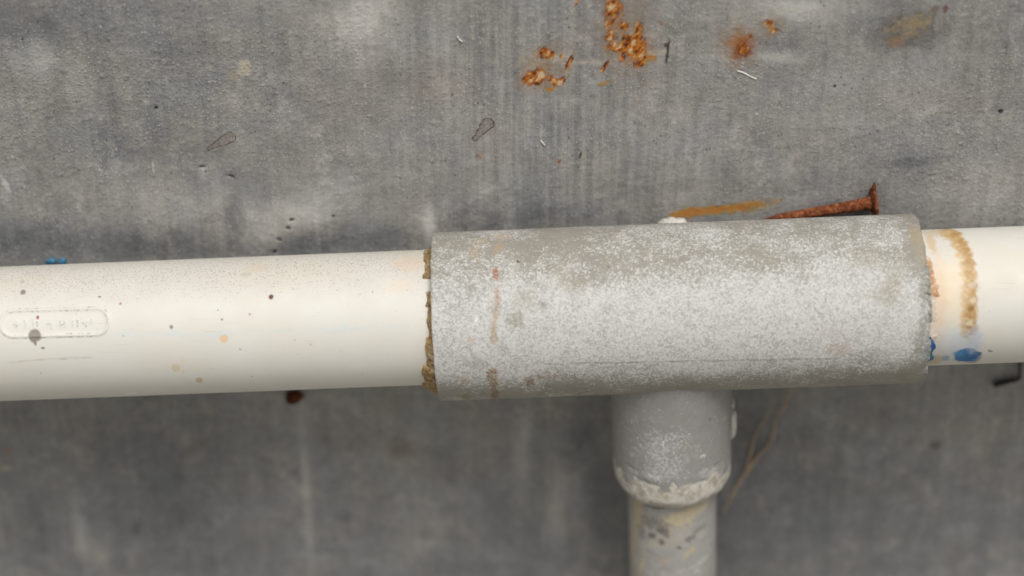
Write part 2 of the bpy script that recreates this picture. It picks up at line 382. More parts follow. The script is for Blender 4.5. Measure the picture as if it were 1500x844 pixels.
rustl = [(915, 50, 30, 48, .10), (925, 70, 22, 20, .10), (800, 98, 34, 24, .06), (1086, 66, 22, 20, .22), (1129, 38, 16, 14, .10), (898, 12, 12, 15, 1.0), (893, 36, 7, 6, .55), (914, 37, 7, 7, .75), (936, 41, 6, 9, .8), (894, 54, 8, 8, .8), (932, 60, 11, 10, .9), (917, 60, 8, 8, .6),
         (905, 70, 17, 5, .9), (932, 75, 12, 8, 1.1), (938, 91, 7, 9, 1.0, -20), (886, 97, 3.6, 11, .95, -28), (911, 84, 5, 9, .6),
         (796, 78, 11, 9, .8, 20), (807, 80, 5, 6, .7), (824, 83, 5, 5, .6), (834, 91, 3.6, 12, 1.0, -24), (780, 114, 17, 9, 1.0, 30), (791, 116, 6, 9, .9, -20),
         (808, 116, 5, 6, .8, 20), (820, 119, 12, 5, .95, 35), (845, 3, 3, 9, .7, -30), (968, 33, 4, 4, .6),
         (1088, 74, 9, 8, .45), (1099, 54, 4, 5, .6), (1126, 33, 7, 5, .8), (1134, 44, 6, 4, .8), (722, 228, 3, 3, .3), (703, 228, 7, 5, .5), (818, 237, 4, 5, .55),
         (10, 660, 5, 6, .6)]
rust = 1.18*field(rustl)
ochre = field([(905, 50, 48, 60, .36), (932, 72, 28, 30, .38), (885, 122, 13, 4, .75, 18), (954, 84, 12, 7, .65), (806, 131, 10, 4, .8, 25), (795, 112, 40, 24, .42), (800, 80, 28, 20, .38),
               (834, 100, 8, 14, .35), (1084, 68, 30, 28, .50), (1130, 40, 18, 16, .4), (1008, 312, 24, 9, 1.05, 6), (1050, 307, 34, 8, .9, 5), (1102, 300, 34, 10, .8, 8), (1138, 293, 9, 5, .5), (985, 318, 12, 6, .6),
               (1120, 315, 120, 18, .22), (430, 588, 22, 14, .55), (600, 640, 50, 60, .22), (780, 330, 60, 16, .3), (1350, 205, 40, 16, .15)])
M = Marks(U, V)
def wm(px, py, rx, ry, col, a=1, ang=0, soft=.3, rough=.3, fs=7, seed=1):
    x, z = W(px, py); M.blob(x, z, rx, ry*ZF, col, a, math.radians(ang), soft, rough, fs, seed)
wm(1330, 44, 44, 24, (84, 76, 64), .45, 12, .6, .5, 14, 3); wm(1338, 36, 28, 10, (168, 146, 108), .55, 14, .7, 1.0, 6, 4); wm(1312, 62, 12, 7, (150, 116, 84), .5, 0, .5, .6, 6, 8)
wm(1084, 64, 22, 24, (150, 112, 66), .45, 0, .9, .7, 9, 21); wm(1086, 68, 14, 15, (150, 84, 34), .75, 0, .8, .8, 6, 22); wm(1088, 75, 9, 7, (92, 44, 22), .85, 0, .7, .6, 5, 23); wm(1074, 60, 9, 4, (176, 120, 60), .5, 30, .7, .8, 5, 24)
wm(915, 52, 36, 56, (146, 118, 82), .32, 0, .9, .8, 12, 31); wm(932, 76, 18, 15, (186, 110, 40), .38, 0, .9, .9, 5, 32); wm(798, 98, 38, 28, (148, 122, 88), .30, 20, .9, .8, 11, 33); wm(782, 116, 20, 13, (176, 116, 54), .35, 30, .9, .9, 5, 34); wm(898, 30, 12, 30, (160, 112, 58), .35, 0, .9, .9, 6, 35); wm(1129, 38, 14, 13, (150, 118, 66), .4, -30, .9, .8, 6, 36)
wm(1385, 14, 4, 5, (110, 80, 66), .8); wm(1370, 14, 6, 4, (110, 84, 70), .5)
wm(298, 250, 8, 8, (188, 190, 190), .35, 0, .8, .6, 6, 2); [wm(358+dx, 100+dy, 5.5, 6, (184, 176, 158), .75, 0, .2, .15, 8, 2) for dx in (-4, 4) for dy in (-5, 5)]; wm(340, 112, 6, 8, (160, 150, 125), .5, 0, .6, .5)
wm(850, 92, 50, 3, (186, 176, 162), .32, -2, .7, .7, 9, 4); wm(815, 86, 20, 4, (196, 186, 170), .5, 12, .7, .7, 9, 4); wm(960, 77, 22, 3, (190, 180, 165), .5, 4, .7, .7, 9, 5)
wm(978, 76, 1.8, 14, (34, 28, 24), .9, -4, .4, .7, 5, 6); wm(976, 66, 4, 3, (70, 52, 40), .8)
wm(1165, 12, 24, 4, (186, 184, 178), .7, 14, .6, .6, 8, 4); wm(1213, 47, 3, 22, (170, 168, 162), .4, 14, .8, .7, 8, 4); wm(1143, 84, 26, 4, (168, 165, 158), .5, -4, .7, .5, 9)
for (px, py, rx, ry, ang) in [(229, 158, 3.2, 2, 0), (295, 244, 5.5, 1.7, -8), (301, 252, 2, 1.8, 0), (339, 258, 6.5, 1.8, -28), (427, 321, 4.5, 2, 25), (422, 333, 4.5, 2.2, -20), (409, 350, 5, 2, -20), (403, 368, 4, 2, 20),
                              (662, 139, 1.6, 1.6, 0), (850, 227, 1.7, 5, -15), (847, 245, 1.6, 1.6, 0), (1223, 126, 1.8, 2.4, 0), (1466, 163, 4, 3, 0), (33, 57, 2, 1.6, 0), (415, 122, 2, 1.6, 0), (722, 55, 1.4, 1.4, 0), (488, 316, 3, 1.6, 0)]:
    wm(px, py, rx, ry, (26, 24, 23), .92, ang, .35, .3, 5, int(px))  # near-black colour paints the shade inside small pits
for (px, py, rx, ry, ang) in [(224, 245, 1.8, 9, 0), (147, 39, 2, 2, 0), (146, 249, 2, 2, 0), (18, 230, 2, 2, 0), (1109, 166, 2.5, 2, 0), (1238, 237, 1.6, 1.6, 0), (1304, 236, 1.6, 1.6, 0), (535, 125, 2, 3, 0), (8, 270, 4, 12, 15)]:
    wm(px, py, rx, ry, (196, 196, 194), .7, ang, .5, .4, 5, int(px))
for (px, py, rx, ry) in [(700, 222, 14, 6), (790, 236, 24, 10), (600, 130, 60, 40), (1400, 150, 20, 20), (460, 130, 40, 30)]:
    wm(px, py, rx, ry, (156, 138, 122), .16, 0, .8, .6, 18, int(px))
for (px, py, ln, a) in [(740, 40, 0, 0)]: pass
# dark, blurred marks low on the wall
wm(200, 775, 6, 14, (64, 56, 50), .4, -20, .5, .3); wm(1370, 652, 9, 7, (74, 56, 50), .5, 0, .5, .3); wm(10, 686, 9, 4, (176, 168, 155), .7, 0, .5, .4); wm(482, 580, 3, 6, (170, 165, 152), .6); wm(488, 636, 7, 3, (158, 152, 142), .6)
wm(414, 697, 4, 4, (180, 172, 160), .6); wm(432, 694, 6, 5, (70, 62, 55), .3); wm(505, 758, 10, 12, (80, 68, 60), .25, -40); wm(78, 645, 3, 5, (165, 165, 165), .6); wm(8, 634, 4, 4, (160, 162, 165), .6)
wm(585, 660, 20, 16, (110, 92, 70), .4, 0, .7, .4, 9); wm(1230, 700, 10, 50, (80, 80, 82), .3, 8, .8, .4, 15)
# dried drops: signed distance of an uneven capsule, big round end at (x0,y0), small end at (x1,y1)
drop = np.full(U.shape, 40.0); dropfill = np.zeros(U.shape)
for (x0, y0, r0, x1, y1, r1, f) in [(337, 201, 10, 307, 217, 4.2, .85), (715, 181, 10, 696, 203, 4.6, 1.0), (500, 212, 8, 482, 224, 3, .35), (317, 317, 8.5, 306, 322, 6, .45), (290, 650, 8, 268, 668, 4, .55)]:
    ax_, az_ = W(x0, y0); bx_, bz_ = W(x1, y1)
    R = 60; i0, i1 = np.searchsorted(zs, [min(az_, bz_)-R, max(az_, bz_)+R]); j0, j1 = np.searchsorted(xs, [min(ax_, bx_)-R, max(ax_, bx_)+R])
    X = U[i0:i1, j0:j1]; Y = V[i0:i1, j0:j1]; dx, dz = bx_-ax_, bz_-az_; L2 = dx*dx+dz*dz
    h = np.clip(((X-ax_)*dx+(Y-az_)*dz)/L2, 0, 1)
    r = .86*(r0+(r1-r0)*sst(-.1, .95, h))
    d = np.hypot(X-ax_-dx*h, Y-az_-dz*h)-r + 1.6*(vn(X/6, Y/6, 3)-.5)
    cur = drop[i0:i1, j0:j1]; k = d < cur; cur[k] = d[k]; fl = dropfill[i0:i1, j0:j1]; fl[k] = f
# relief
d = 5.0*(fbm(U/190, V/190, 3, 40)-.5) + 1.6*(fbm(U/40, V/60, 3, 41)-.5)
d += .35*grain*(fbm(U/9, V/9, 2, 42)-.5) + .55*(vn(U/4.2, V/4.2, 43)-.5) + 1.6*grain*np.clip(vn(U/5.5, V/5.5, 46)-.80, 0, 1)*4
d += .8*streak*(fbm(U/6, V/260, 3, 44)-.5)
d += 1.2*np.clip(rust, 0, 1)*(fbm(U/5, V/5, 2, 45)-.35)
d += field([(1150, 70, 34, 26, -3.2), (1145, 90, 44, 12, 2.2), (1470, 70, 5, 120, -1.2), (447, 690, 8, 130, .6), (345, 330, 12, 46, -1.4), (430, 318, 50, 22, 1.4), (55, 90, 24, 24, 1.2)])
for (px, py, rx) in [(229, 158, 3), (297, 245, 5), (340, 258, 5.5), (427, 321, 4), (422, 333, 4), (409, 350, 4), (403, 368, 4), (1466, 163, 4)]:
    d += field([(px, py, rx, 2.6, -2.2)])
edge = np.maximum(sst(900, 1000, abs(U)), np.maximum(sst(zt+10, zt+120, V), sst(-zb+10, -zb+120, -V)))
d *= 1-edge
nr, nc = U.shape
verts = np.stack([U, -d, V], -1).reshape(-1, 3)
faces = grid_faces(nr, nc)
# solid body behind the worn face
bx0, bx1, bz0, bz1 = xs[0], xs[-1], zs[0], zs[-1]
bv = np.array([(x, y, z) for x in (bx0, bx1) for y in (9, 620) for z in (bz0, bz1)])
k0 = len(verts)
bf = np.array([(0, 1, 3, 2), (4, 6, 7, 5), (0, 4, 5, 1), (2, 3, 7, 6), (0, 2, 6, 4), (1, 5, 7, 3)])+k0
verts = np.concatenate([verts, bv]); faces = np.concatenate([faces, bf])
pad = lambda a, v=0: np.concatenate([np.asarray(a).ravel(), np.full(8, v)])
mc = np.concatenate([M.c, np.zeros((8, 4))])
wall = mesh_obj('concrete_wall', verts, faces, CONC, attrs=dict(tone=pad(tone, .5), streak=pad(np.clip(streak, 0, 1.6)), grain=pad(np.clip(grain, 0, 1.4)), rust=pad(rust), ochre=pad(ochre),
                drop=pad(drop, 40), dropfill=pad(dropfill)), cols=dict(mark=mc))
tag(wall, 'weathered grey concrete wall with rust stains behind the pipes', 'wall')

gz = -0.70/u  # unseen ground sheet, added to bounce daylight onto the pipe undersides
gm = NT('bounce_ground_concrete'); gn = gm.noise(900, 6, .6)
gm.done(gm.ramp(gn, [(.3, (.27, .262, .235)), (.7, (.39, .375, .34))]), .9, gm.bump(gm.noise(25, 4, .6), 6, .5))
gx = np.concatenate([-np.geomspace(400000, 500, 18), np.geomspace(500, 400000, 18)]); gy = np.concatenate([-np.geomspace(400000, 60, 24), [5.]])
GX, GY = np.meshgrid(gx, gy)
gr = mesh_obj('added_bounce_ground', np.stack([GX, GY, np.full(GX.shape, gz)], -1).reshape(-1, 3), grid_faces(len(gy), len(gx)), gm.m)
gr['kind'] = 'structure'

# ================================================================== horizontal tubes
TH = np.concatenate([np.radians(np.arange(-115, 130, .85)), np.radians(np.arange(132, 243, 5))])
def tube_marks(s_arr, th_arr, r):
    SS, TT = np.meshgrid(s_arr, th_arr, indexing='ij')
    return SS, TT, Marks(SS, TT*r)
def marker(Mk, r):
    def f(px, py, rx, ry, col, a=1, ang=0, soft=.3, rough=.3, fs=6, seed=1):
        s_, t_ = on_tube(px, py, r)
        fac = 1/max(.35, math.cos(t_-PITCH))
        Mk.blob(s_, t_*r, rx, ry*fac, col, a, math.radians(ang), soft, rough, fs, seed)
    return f
sL = on_tube(632, 470, R_RUN)[0]; sR = on_tube(1363, 440, R_RUN)[0]

def white_pipe(s0, s1, dense0, dense1, step, name, fill):
    ss = np.unique(np.concatenate([np.arange(s0, dense0, 40), np.arange(dense0, dense1, step), np.arange(dense1, s1+1, 40)]))
    SS, TT, Mk = tube_marks(ss, TH, R_PIPE)
    m = marker(Mk, R_PIPE)
    rad = np.full(SS.shape, R_PIPE) + .5*(fbm(SS/120, TT*R_PIPE/120, 2, 8)-.5)
    grime = np.clip(.12+.95*sst(.45, 1.55, TT)*(TT < 2.2)+.25*sst(-.3, -1.0, TT), 0, 1.3)
    pill = np.full(SS.shape, 30.0); letter = np.zeros(SS.shape)
    rad, grime, pill, letter = fill(SS, TT, m, rad, grime, pill, letter)
    P = A0 + SS[..., None]*AX + rad[..., None]*(np.cos(TT)[..., None]*E1 + np.sin(TT)[..., None]*E2)
    n0, n1 = SS.shape
    verts = P.reshape(-1, 3); faces = grid_faces(n0, n1, True)[:, ::-1]
    ob = mesh_obj(name, verts, faces, PVC, origin=A0+AX*(s0+s1)/2, attrs=dict(grime=grime, pill=pill, letter=letter), cols=dict(mark=Mk.c))
    return ob

def fill_left(SS, TT, m, rad, grime, pill, letter):
    for (x, y, rx, ry, c, a) in [(34, 428, 4, 3.6, (128, 120, 112), .9), (33, 413, 3, 2, (170, 160, 150), .6), (55, 465, 2, 2.6, (150, 60, 52), .95), (397, 435, 3.4, 3.6, (82, 34, 34), .95),
                                 (251, 479, 2.8, 3, (120, 116, 116), .8), (146, 435, 2.2, 1.6, (110, 100, 95), .8), (176, 445, 1.8, 1.8, (165, 75, 65), .8), (63, 510, 2.4, 1.8, (120, 110, 104), .9),
                                 (328, 496, 5.6, 6, (226, 190, 150), .85), (258, 539, 6, 5.2, (206, 190, 156), .8), (292, 557, 4.8, 4.2, (196, 176, 140), .85), (268, 527, 3, 2.6, (226, 205, 175), .6), (287, 541, 3.4, 3, (226, 214, 190), .6),
                                 (268, 544, 2, 2, (215, 195, 165), .6), (360, 402, 8, 3, (190, 180, 165), .6), (375, 392, 20, 6, (206, 188, 168), .35), (600, 385, 26, 12, (216, 192, 166), .40), (585, 420, 20, 10, (226, 206, 180), .3),
                                 (325, 468, 1.4, 1.6, (120, 115, 112), .8), (366, 460, 1.6, 1.4, (120, 110, 108), .7), (352, 512, 1.4, 1.4, (120, 110, 100), .7), (455, 505, 1.4, 1.4, (120, 110, 100), .6), (181, 492, 1.6, 1.2, (100, 95, 90), .6)]:
        m(x, y, rx, ry, c, a, 0, .3, .22, 5, x)
    m(51, 492, 9, 10, (142, 132, 126), .97, 30, .12, .18, 9, 5); m(52, 503, 2, 3.4, (120, 110, 104), .9)
    m(258, 539, 3, 2.6, (222, 208, 178), .6)
    for k in range(26):                               # faded blue print along the pipe
        x = 165+k*17; m(x, 492-(x-165)*.027+random.uniform(-3, 3), random.uniform(5, 15), random.uniform(1.5, 4), (196, 214, 218), random.uniform(.08, .4), 2, .6, .6, 6, k)
    m(60, 527, 40, .8, (170, 160, 145), .35, 3, .5, .9, 9, 2); m(110, 525, 18, .8, (140, 130, 118), .4, 1, .5, .9, 9, 3)
    m(190, 577, 11, 1.2, (240, 238, 228), .8, 14, .5, .3)
    # embossed capsule and its worn-out characters
    (sa, ta), (sb, tb) = on_tube(20, 474, R_PIPE), on_tube(140, 471, R_PIPE)
    X = SS; Y = TT*R_PIPE; ya, yb = ta*R_PIPE, tb*R_PIPE
    h = np.clip(((X-sa)*(sb-sa)+(Y-ya)*(yb-ya))/((sb-sa)**2+(yb-ya)**2), 0, 1)
    dd = np.hypot(X-sa-(sb-sa)*h, Y-ya-(yb-ya)*h)-16.5
    pill = np.where(abs(dd) < 30, np.minimum(abs(dd), abs(dd-4.8)), 30)
    rad = rad + 1.7*np.exp(-((dd-2.4)/2.0)**2) - .5*(dd < 0)*sst(0, -5, dd)
    st = [(24, 470, 24, 480), (20, 475, 30, 474), (37, 470, 37, 480), (49, 468, 50, 480), (54, 468, 54, 477), (70, 475, 75, 474), (75, 474, 76, 481), (89, 471, 89, 479), (95, 470, 95, 478), (89, 475, 95, 474),
          (107, 470, 107, 478), (113, 469, 114, 478), (121, 473, 126, 472), (128, 471, 131, 472), (134, 468, 134, 474), (124, 474, 126, 478)]
    for (x0, y0, x1, y1) in st:
        (sa, ta), (sb, tb) = on_tube(x0, y0, R_PIPE), on_tube(x1, y1, R_PIPE); ya, yb = ta*R_PIPE, tb*R_PIPE
        k = (abs(X-(sa+sb)/2) < 20) & (abs(Y-(ya+yb)/2) < 20)
        h = np.clip(((X[k]-sa)*(sb-sa)+(Y[k]-ya)*(yb-ya))/((sb-sa)**2+(yb-ya)**2+1e-6), 0, 1)
        dl = np.hypot(X[k]-sa-(sb-sa)*h, Y[k]-ya-(yb-ya)*h)
        rad[k] += .8*np.exp(-(dl/1.3)**2); letter[k] = np.maximum(letter[k], np.exp(-(dl/2.1)**2))
    return rad, grime, pill, letter
left = white_pipe(-4200, sL+60, -800, sL+10, 1.6, 'white_pipe', fill_left)
tag(left, 'long cream plastic pipe with embossed oval, left of the grey tee', 'pipe', 'cream plastic pipes')

def fill_right(SS, TT, m, rad, grime, pill, letter):
    # dried cement line round the pipe
    band = [(1388, 340), (1398, 346), (1407, 358), (1413, 372), (1417, 388), (1419, 404), (1420, 420), (1420, 436), (1420, 450), (1420, 464), (1420, 476), (1419, 486)]
    for k, (x, y) in enumerate(band):
        m(x, y, 12, 10, (200, 168, 116), .8, 0, .25, .4, 7, k)
        m(x+2, y, 7, 8, (164, 120, 62), .55, 0, .4, .8, 4, k+30)
    for (x, y, c) in [(1424, 440, (220, 205, 180)), (1422, 452, (150, 104, 56)), (1421, 472, (206, 196, 168)), (1426, 484, (150, 110, 60)), (1416, 462, (176, 130, 74)), (1423, 418, (206, 190, 170)), (1414, 488, (190, 160, 110))]:
        m(x, y, 5, 4, c, .8, 0, .4, .6, 4, y)
    m(1372, 341, 22, 5, (206, 182, 140), .6, 0, .6, .5, 8, 2); m(1396, 420, 20, 45, (234, 212, 176), .55, 0, .7, .5, 12, 7); m(1375, 440, 12, 60, (222, 186, 150), .5, 0, .7, .5, 10, 9)
    m(1364, 355, 6, 12, (206, 172, 120), .6, 0, .5, .5, 6, 8)
    m(1412, 505, 24, 20, (198, 204, 214), .65, 0, .4, .5, 10, 3); m(1385, 512, 20, 22, (206, 212, 216), .5, 0, .6, .5, 10, 4)
    m(1416, 522, 19, 10, (52, 118, 172), .97, -6, .14, .25, 8, 5); m(1424, 526, 11, 7, (40, 102, 160), .7, 0, .4, .4, 6, 6); m(1404, 518, 7, 4, (90, 150, 196), .7, 0, .4, .4)
    m(1385, 525, 6, 4, (96, 146, 184), .6, 20, .4, .4, 5, 9); m(1372, 528, 8, 8, (196, 172, 120), .6, 0, .5, .5)
    m(1428, 500, 9, 22, (190, 196, 206), .5, 0, .3, .5, 6, 11)
    m(1450, 514, 4, 1.2, (120, 110, 100), .8, -30); m(1436, 518, 2, 2, (100, 90, 80), .8)
    bd = np.zeros(SS.shape)
    for (x, y) in band:
        s_, t_ = on_tube(x, y, R_PIPE); bd = np.maximum(bd, np.exp(-(((SS-s_)/9)**2+((TT-t_)*R_PIPE/12)**2)))
    rad = rad + bd*(1.2+2.2*(fbm(SS/5, TT*R_PIPE/5, 3, 77)-.4))
    return rad, grime*.35, pill, letter
right = white_pipe(sR-60, 4200, sR-10, 830, 1.6, 'white_pipe', fill_right)
tag(right, 'short visible cream pipe with brown glue line and blue smear, right of tee', 'pipe', 'cream plastic pipes')

# ================================================================== the tee
tee0 = tube_pt((sL+sR)/2, -math.pi/2, R_RUN)
tee = thing('pipe_tee', tee0, 'salt-speckled grey plastic tee joining the two cream pipes', 'pipe fitting')
so_ = np.arange(3, (sR-sL)-6, 1.9); n = len(so_)
SSr = np.concatenate([[70, 0, 0, 1.2], so_, [0]*4]); TT = np.broadcast_to(TH, (len(SSr), len(TH)))
cutL = sL + 1.2*(fbm(TH*8, TH*0, 3, 3)-.5)
chip = 0
for (y, wd, dp) in [(392, .05, 2.5), (412, .04, 3.5), (440, .05, 2.5), (470, .03, 2), (515, .06, 3), (545, .07, 4)]:
    t_ = on_tube(1350, y, R_RUN)[1]; chip = chip + dp*np.exp(-((TH-t_)/wd)**2)
cutR = sR + 3.0*(fbm(TH*9, TH*0+4, 3, 5)-.5) - chip
SS = np.zeros(TT.shape); RR = np.zeros(TT.shape)
SS[0] = cutL+70; RR[0] = 100.5; SS[1] = cutL; RR[1] = 100.5; SS[2] = cutL; RR[2] = R_RUN-1.6; SS[3] = cutL+1; RR[3] = R_RUN-.4
f_ = ((so_-so_[0])/(so_[-1]-so_[0]))[:, None]
SS[4:4+n] = (cutL+3)*(1-f_)+(cutR-3)*f_
ARC = TT*R_RUN
RR[4:4+n] = R_RUN + .8*(fbm(SS[4:4+n]/150, ARC[4:4+n]/150, 2, 9)-.5) + .5*(fbm(SS[4:4+n]/6, ARC[4:4+n]/6, 2, 10)-.5)
SS[-4] = cutR-1; RR[-4] = R_RUN-.6; SS[-3] = cutR; RR[-3] = R_RUN-2.5; SS[-2] = cutR; RR[-2] = 100.5; SS[-1] = cutR-70; RR[-1] = 100.5
Mk = Marks(SS, ARC); m = marker(Mk, R_RUN)
for k, (x, y, rx, ry, c, a) in enumerate([(727, 402, 4, 8, (160, 92, 30), .8), (725, 396, 3, 4, (168, 88, 22), .75), (728, 440, 4, 16, (164, 122, 66), .7), (726, 465, 3.5, 8, (184, 146, 90), .6), (725, 455, 8, 7, (164, 158, 142), .7), (724, 490, 4.5, 14, (164, 126, 70), .7), (730, 365, 6, 8, (190, 158, 116), .55), (735, 347, 12, 4, (190, 160, 120), .5),
        (721, 550, 6, 9, (146, 106, 50), .85), (719, 546, 5, 4, (126, 72, 28), .7), (724, 562, 5, 9, (140, 108, 64), .85), (725, 578, 6, 9, (128, 100, 54), .9), (690, 497, 4, 4, (196, 160, 134), .7), (681, 558, 4, 4, (168, 140, 104), .6), (682, 582, 5, 5, (132, 116, 72), .7),
        (695, 370, 7, 10, (180, 152, 104), .4), (704, 352, 9, 4, (188, 164, 120), .4),
        (776, 560, 6, 7, (120, 92, 64), .8), (800, 552, 18, 6, (140, 118, 98), .45), (865, 382, 9, 7, (150, 146, 142), .85), (795, 446, 5, 5, (146, 142, 138), .85), (754, 470, 11, 10, (150, 144, 128), .8), (819, 395, 12, 14, (166, 160, 142), .5), (770, 440, 14, 16, (166, 160, 144), .5), (835, 415, 20, 14, (164, 154, 136), .4),
        (759, 383, 2, 2, (80, 44, 38), .95), (891, 391, 2, 2, (80, 44, 38), .95), (704, 466, 2.6, 3, (120, 100, 88), .8), (697, 470, 4, 4, (246, 246, 246), .95), (700, 532, 12, 6, (140, 137, 130), .5), (682, 531, 6, 5, (142, 138, 130), .5), (735, 510, 8, 7, (150, 146, 138), .5),
        (1230, 512, 14, 9, (176, 156, 140), .5), (1215, 490, 14, 5, (182, 168, 156), .4), (1300, 430, 20, 16, (160, 154, 136), .7), (1270, 380, 24, 12, (164, 158, 140), .5), (1312, 402, 14, 16, (160, 154, 136), .6),
        (1353, 420, 5, 34, (146, 143, 130), .8), (1352, 500, 8, 40, (142, 140, 130), .7), (1342, 345, 9, 16, (178, 158, 118), .6), (1348, 372, 5, 12, (172, 156, 120), .4), (1358, 515, 4, 14, (110, 128, 146), .6)]):
    m(x, y, rx, ry, c, a, -4 if ry > rx else 0, .55, .9, 4, k+3)
m(1345, 555, 12, 8, (166, 162, 146), .6, 30, .5, .5)
for k in range(60):                                  # thin moulding line
    x = 800+k*7.2; m(x, 533-(x-810)*.019, 5.2, .75, (92, 86, 78), .75*vn(k*.23, .5, 4)**.5, 1, .4, .5, 6, k)
salt = .42+.56*sst(1.22, .50, TT)*sst(-.55, -.12, TT)+.10*sst(-.9, -.5, TT)
salt -= .18*sst(.75, 1.2, TT)
XX = (SS-sL)/(sR-sL)
salt -= .45*sst(.945, .985, XX) + .18*sst(.10, .3, XX)*sst(.42, .3, XX)*sst(.5, .9, TT) + .35*sst(.86, .97, XX)*sst(-.1, -.55, TT)
t_ln = on_tube(900, 531, R_RUN)[1]
salt -= (.24*sst(t_ln+.06, t_ln-.10, TT) + .18*sst(t_ln-.1, t_ln-.45, TT))*(.5+fbm(SS/60, ARC/60, 2, 88))
salt += .14*sst(.25, .55, XX)*sst(1.0, .7, TT) + .12*sst(.9, .6, TT)*sst(t_ln, t_ln+.2, TT)
salt += .85*(fbm(SS/70, ARC/45, 3, 71)-.5)
salt = np.where(TT > 2.2, .2, np.clip(salt, -.2, 1.1))
P = A0 + SS[..., None]*AX + RR[..., None]*(np.cos(TT)[..., None]*E1 + np.sin(TT)[..., None]*E2)
run = mesh_obj('run', P.reshape(-1, 3), grid_faces(len(SSr), len(TH), True)[:, ::-1], RUN, tee, tee0, attrs=dict(salt=salt), cols=dict(mark=Mk.c), autosmooth=math.radians(50))

# branch axis: straight down the wall, square to the run
bp = on_wall(984, 640, -YA); sB = float((bp-A0) @ AX); DN = -E2; B0 = A0 + AX*sB
def revolve(prof, name, mat, parent, origin, saltf, marks, wob=0, seed=1, nth=200):
    """prof: (distance down, radius); angle 0 faces out of the wall, + is right"""
    th = np.linspace(-math.pi, math.pi, nth, endpoint=False)
    L = np.array([p[0] for p in prof], float); R = np.array([p[1] for p in prof], float)
    LL, T = np.meshgrid(L, th, indexing='ij'); RR = np.repeat(R[:, None], nth, 1)
    RR = RR + wob*(fbm(LL/14+9, np.cos(T)*R_SOCK/14+20, 3, seed)+fbm(LL/14, np.sin(T)*R_SOCK/14+50, 3, seed+3)-1)*((L > 240)[:, None])
    Mk = Marks(T*R_SOCK, LL)
    for a in marks: Mk.blob(*a)
    P = B0 + LL[..., None]*DN + RR[..., None]*(np.cos(T)[..., None]*E1 + np.sin(T)[..., None]*AX)
    return mesh_obj(name, P.reshape(-1, 3), grid_faces(len(prof), nth, True), mat, parent, origin, attrs=dict(salt=saltf(T, LL)), cols=dict(mark=Mk.c))
prof = [(x, R_SOCK-(x-100)*.012) for x in np.arange(60, 266, 2.)]
for k in range(1, 19):
    a = k/18*math.pi/2; prof.append((266+46*math.sin(a), 90-21*(1-math.cos(a))))
prof += [(313, 66), (306, 64)]
bm = []
pale = (214, 208, 194); cream = (186, 177, 158)
for k, th_ in enumerate(np.linspace(-1.7, 1.7, 18)):
    bm.append((th_*R_SOCK, 300, 16, 9, random.choice([pale, cream]), .85, 0, .5, .4, 9, k+50))
    bm.append((th_*R_SOCK, 284+random.uniform(-3, 3), 14, 7, random.choice([pale, (176, 168, 150), (150, 146, 136)]), random.uniform(.4, .8), 0, .6, .6, 8, k+80))
for k, th_ in enumerate(np.linspace(-1.6, 1.6, 15)):
    bm.append((th_*R_SOCK, 292+random.uniform(-3, 3), 13, 11, random.choice([pale, cream, (200, 194, 178)]), random.uniform(.6, .95), 0, .5, .6, 9, k))
for (th_, L_, rx, ry, c, a) in [(.25, 268, 14, 9, pale, .8), (.62, 250, 14, 10, (196, 194, 188), .85), (.7, 272, 20, 12, pale, .85), (.05, 276, 20, 8, (198, 192, 174), .7), (-.3, 284, 30, 8, (160, 152, 132), .6), (-.75, 270, 10, 6, pale, .5), (.46, 212, 4, 4, (214, 212, 206), .9), (.5, 213, 3, 3, (230, 230, 226), .9), (.2, 212, 4, 8, (190, 188, 182), .6),
                                (.95, 165, 8, 5, (190, 186, 174), .7), (.6, 150, 2, 2, (60, 58, 56), .8), (.62, 222, 2, 2, (60, 58, 56), .8), (-.85, 172, 10, 1.6, (190, 188, 184), .7), (-.3, 190, 7, 6, (160, 140, 128), .4), (.15, 186, 3, 4, (176, 150, 110), .5), (-.1, 276, 9, 5, (196, 176, 130), .7), (-1.1, 284, 20, 5, (190, 170, 130), .8)]:
    bm.append((th_*R_SOCK, L_, rx, ry, c, a, 0, .4, .6, 7, int(L_)))
socket = revolve(prof, 'branch_socket', SOCK, tee, tee0, lambda T, L: .0+.55*np.exp(-((T+.22)/.42)**2)*sst(140, 175, L)*sst(275, 240, L), bm, 2.6, 4)
socket['label'] = 'grey branch socket pointing down from the tee'

# uneven cement squeezed out of the socket
RIM = mat_rust('smeared_cement', [(.32, (.26, .24, .20)), (.43, (.42, .39, .33)), (.52, (.58, .55, .48)), (.66, (.72, .70, .65))], 16, 3.0, .75)
prof = [(246, 86.5), (252, 89), (258, 89.9), (264, 90.2), (270, 90.3), (276, 90.5), (282, 90.6), (288, 90.2), (294, 89.5), (300, 87), (306, 83), (311, 78.5), (315, 74), (317.5, 70.5), (318, 67.5), (314, 65)]
th = np.linspace(-math.pi, math.pi, 220, endpoint=False)
LL, T = np.meshgrid([p[0] for p in prof], th, indexing='ij'); RR = np.repeat(np.array([p[1] for p in prof])[:, None], 220, 1)
nz = fbm(LL/17+5, T*R_SOCK/17, 3, 31)-.5; sag = fbm(T*5+9, T*0, 3, 32)-.5
RR = RR + 2.8*nz; LL = LL + 20*sag*sst(276, 256, LL) + 5*sag*sst(300, 318, LL) + 3*nz
P = B0 + LL[..., None]*DN + RR[..., None]*(np.cos(T)[..., None]*E1 + np.sin(T)[..., None]*AX)
rim = mesh_obj('cement_rim', P.reshape(-1, 3), grid_faces(len(prof), 220, True), RIM, tee, tee0)
rim['label'] = 'uneven cream cement round the lip of the branch socket'

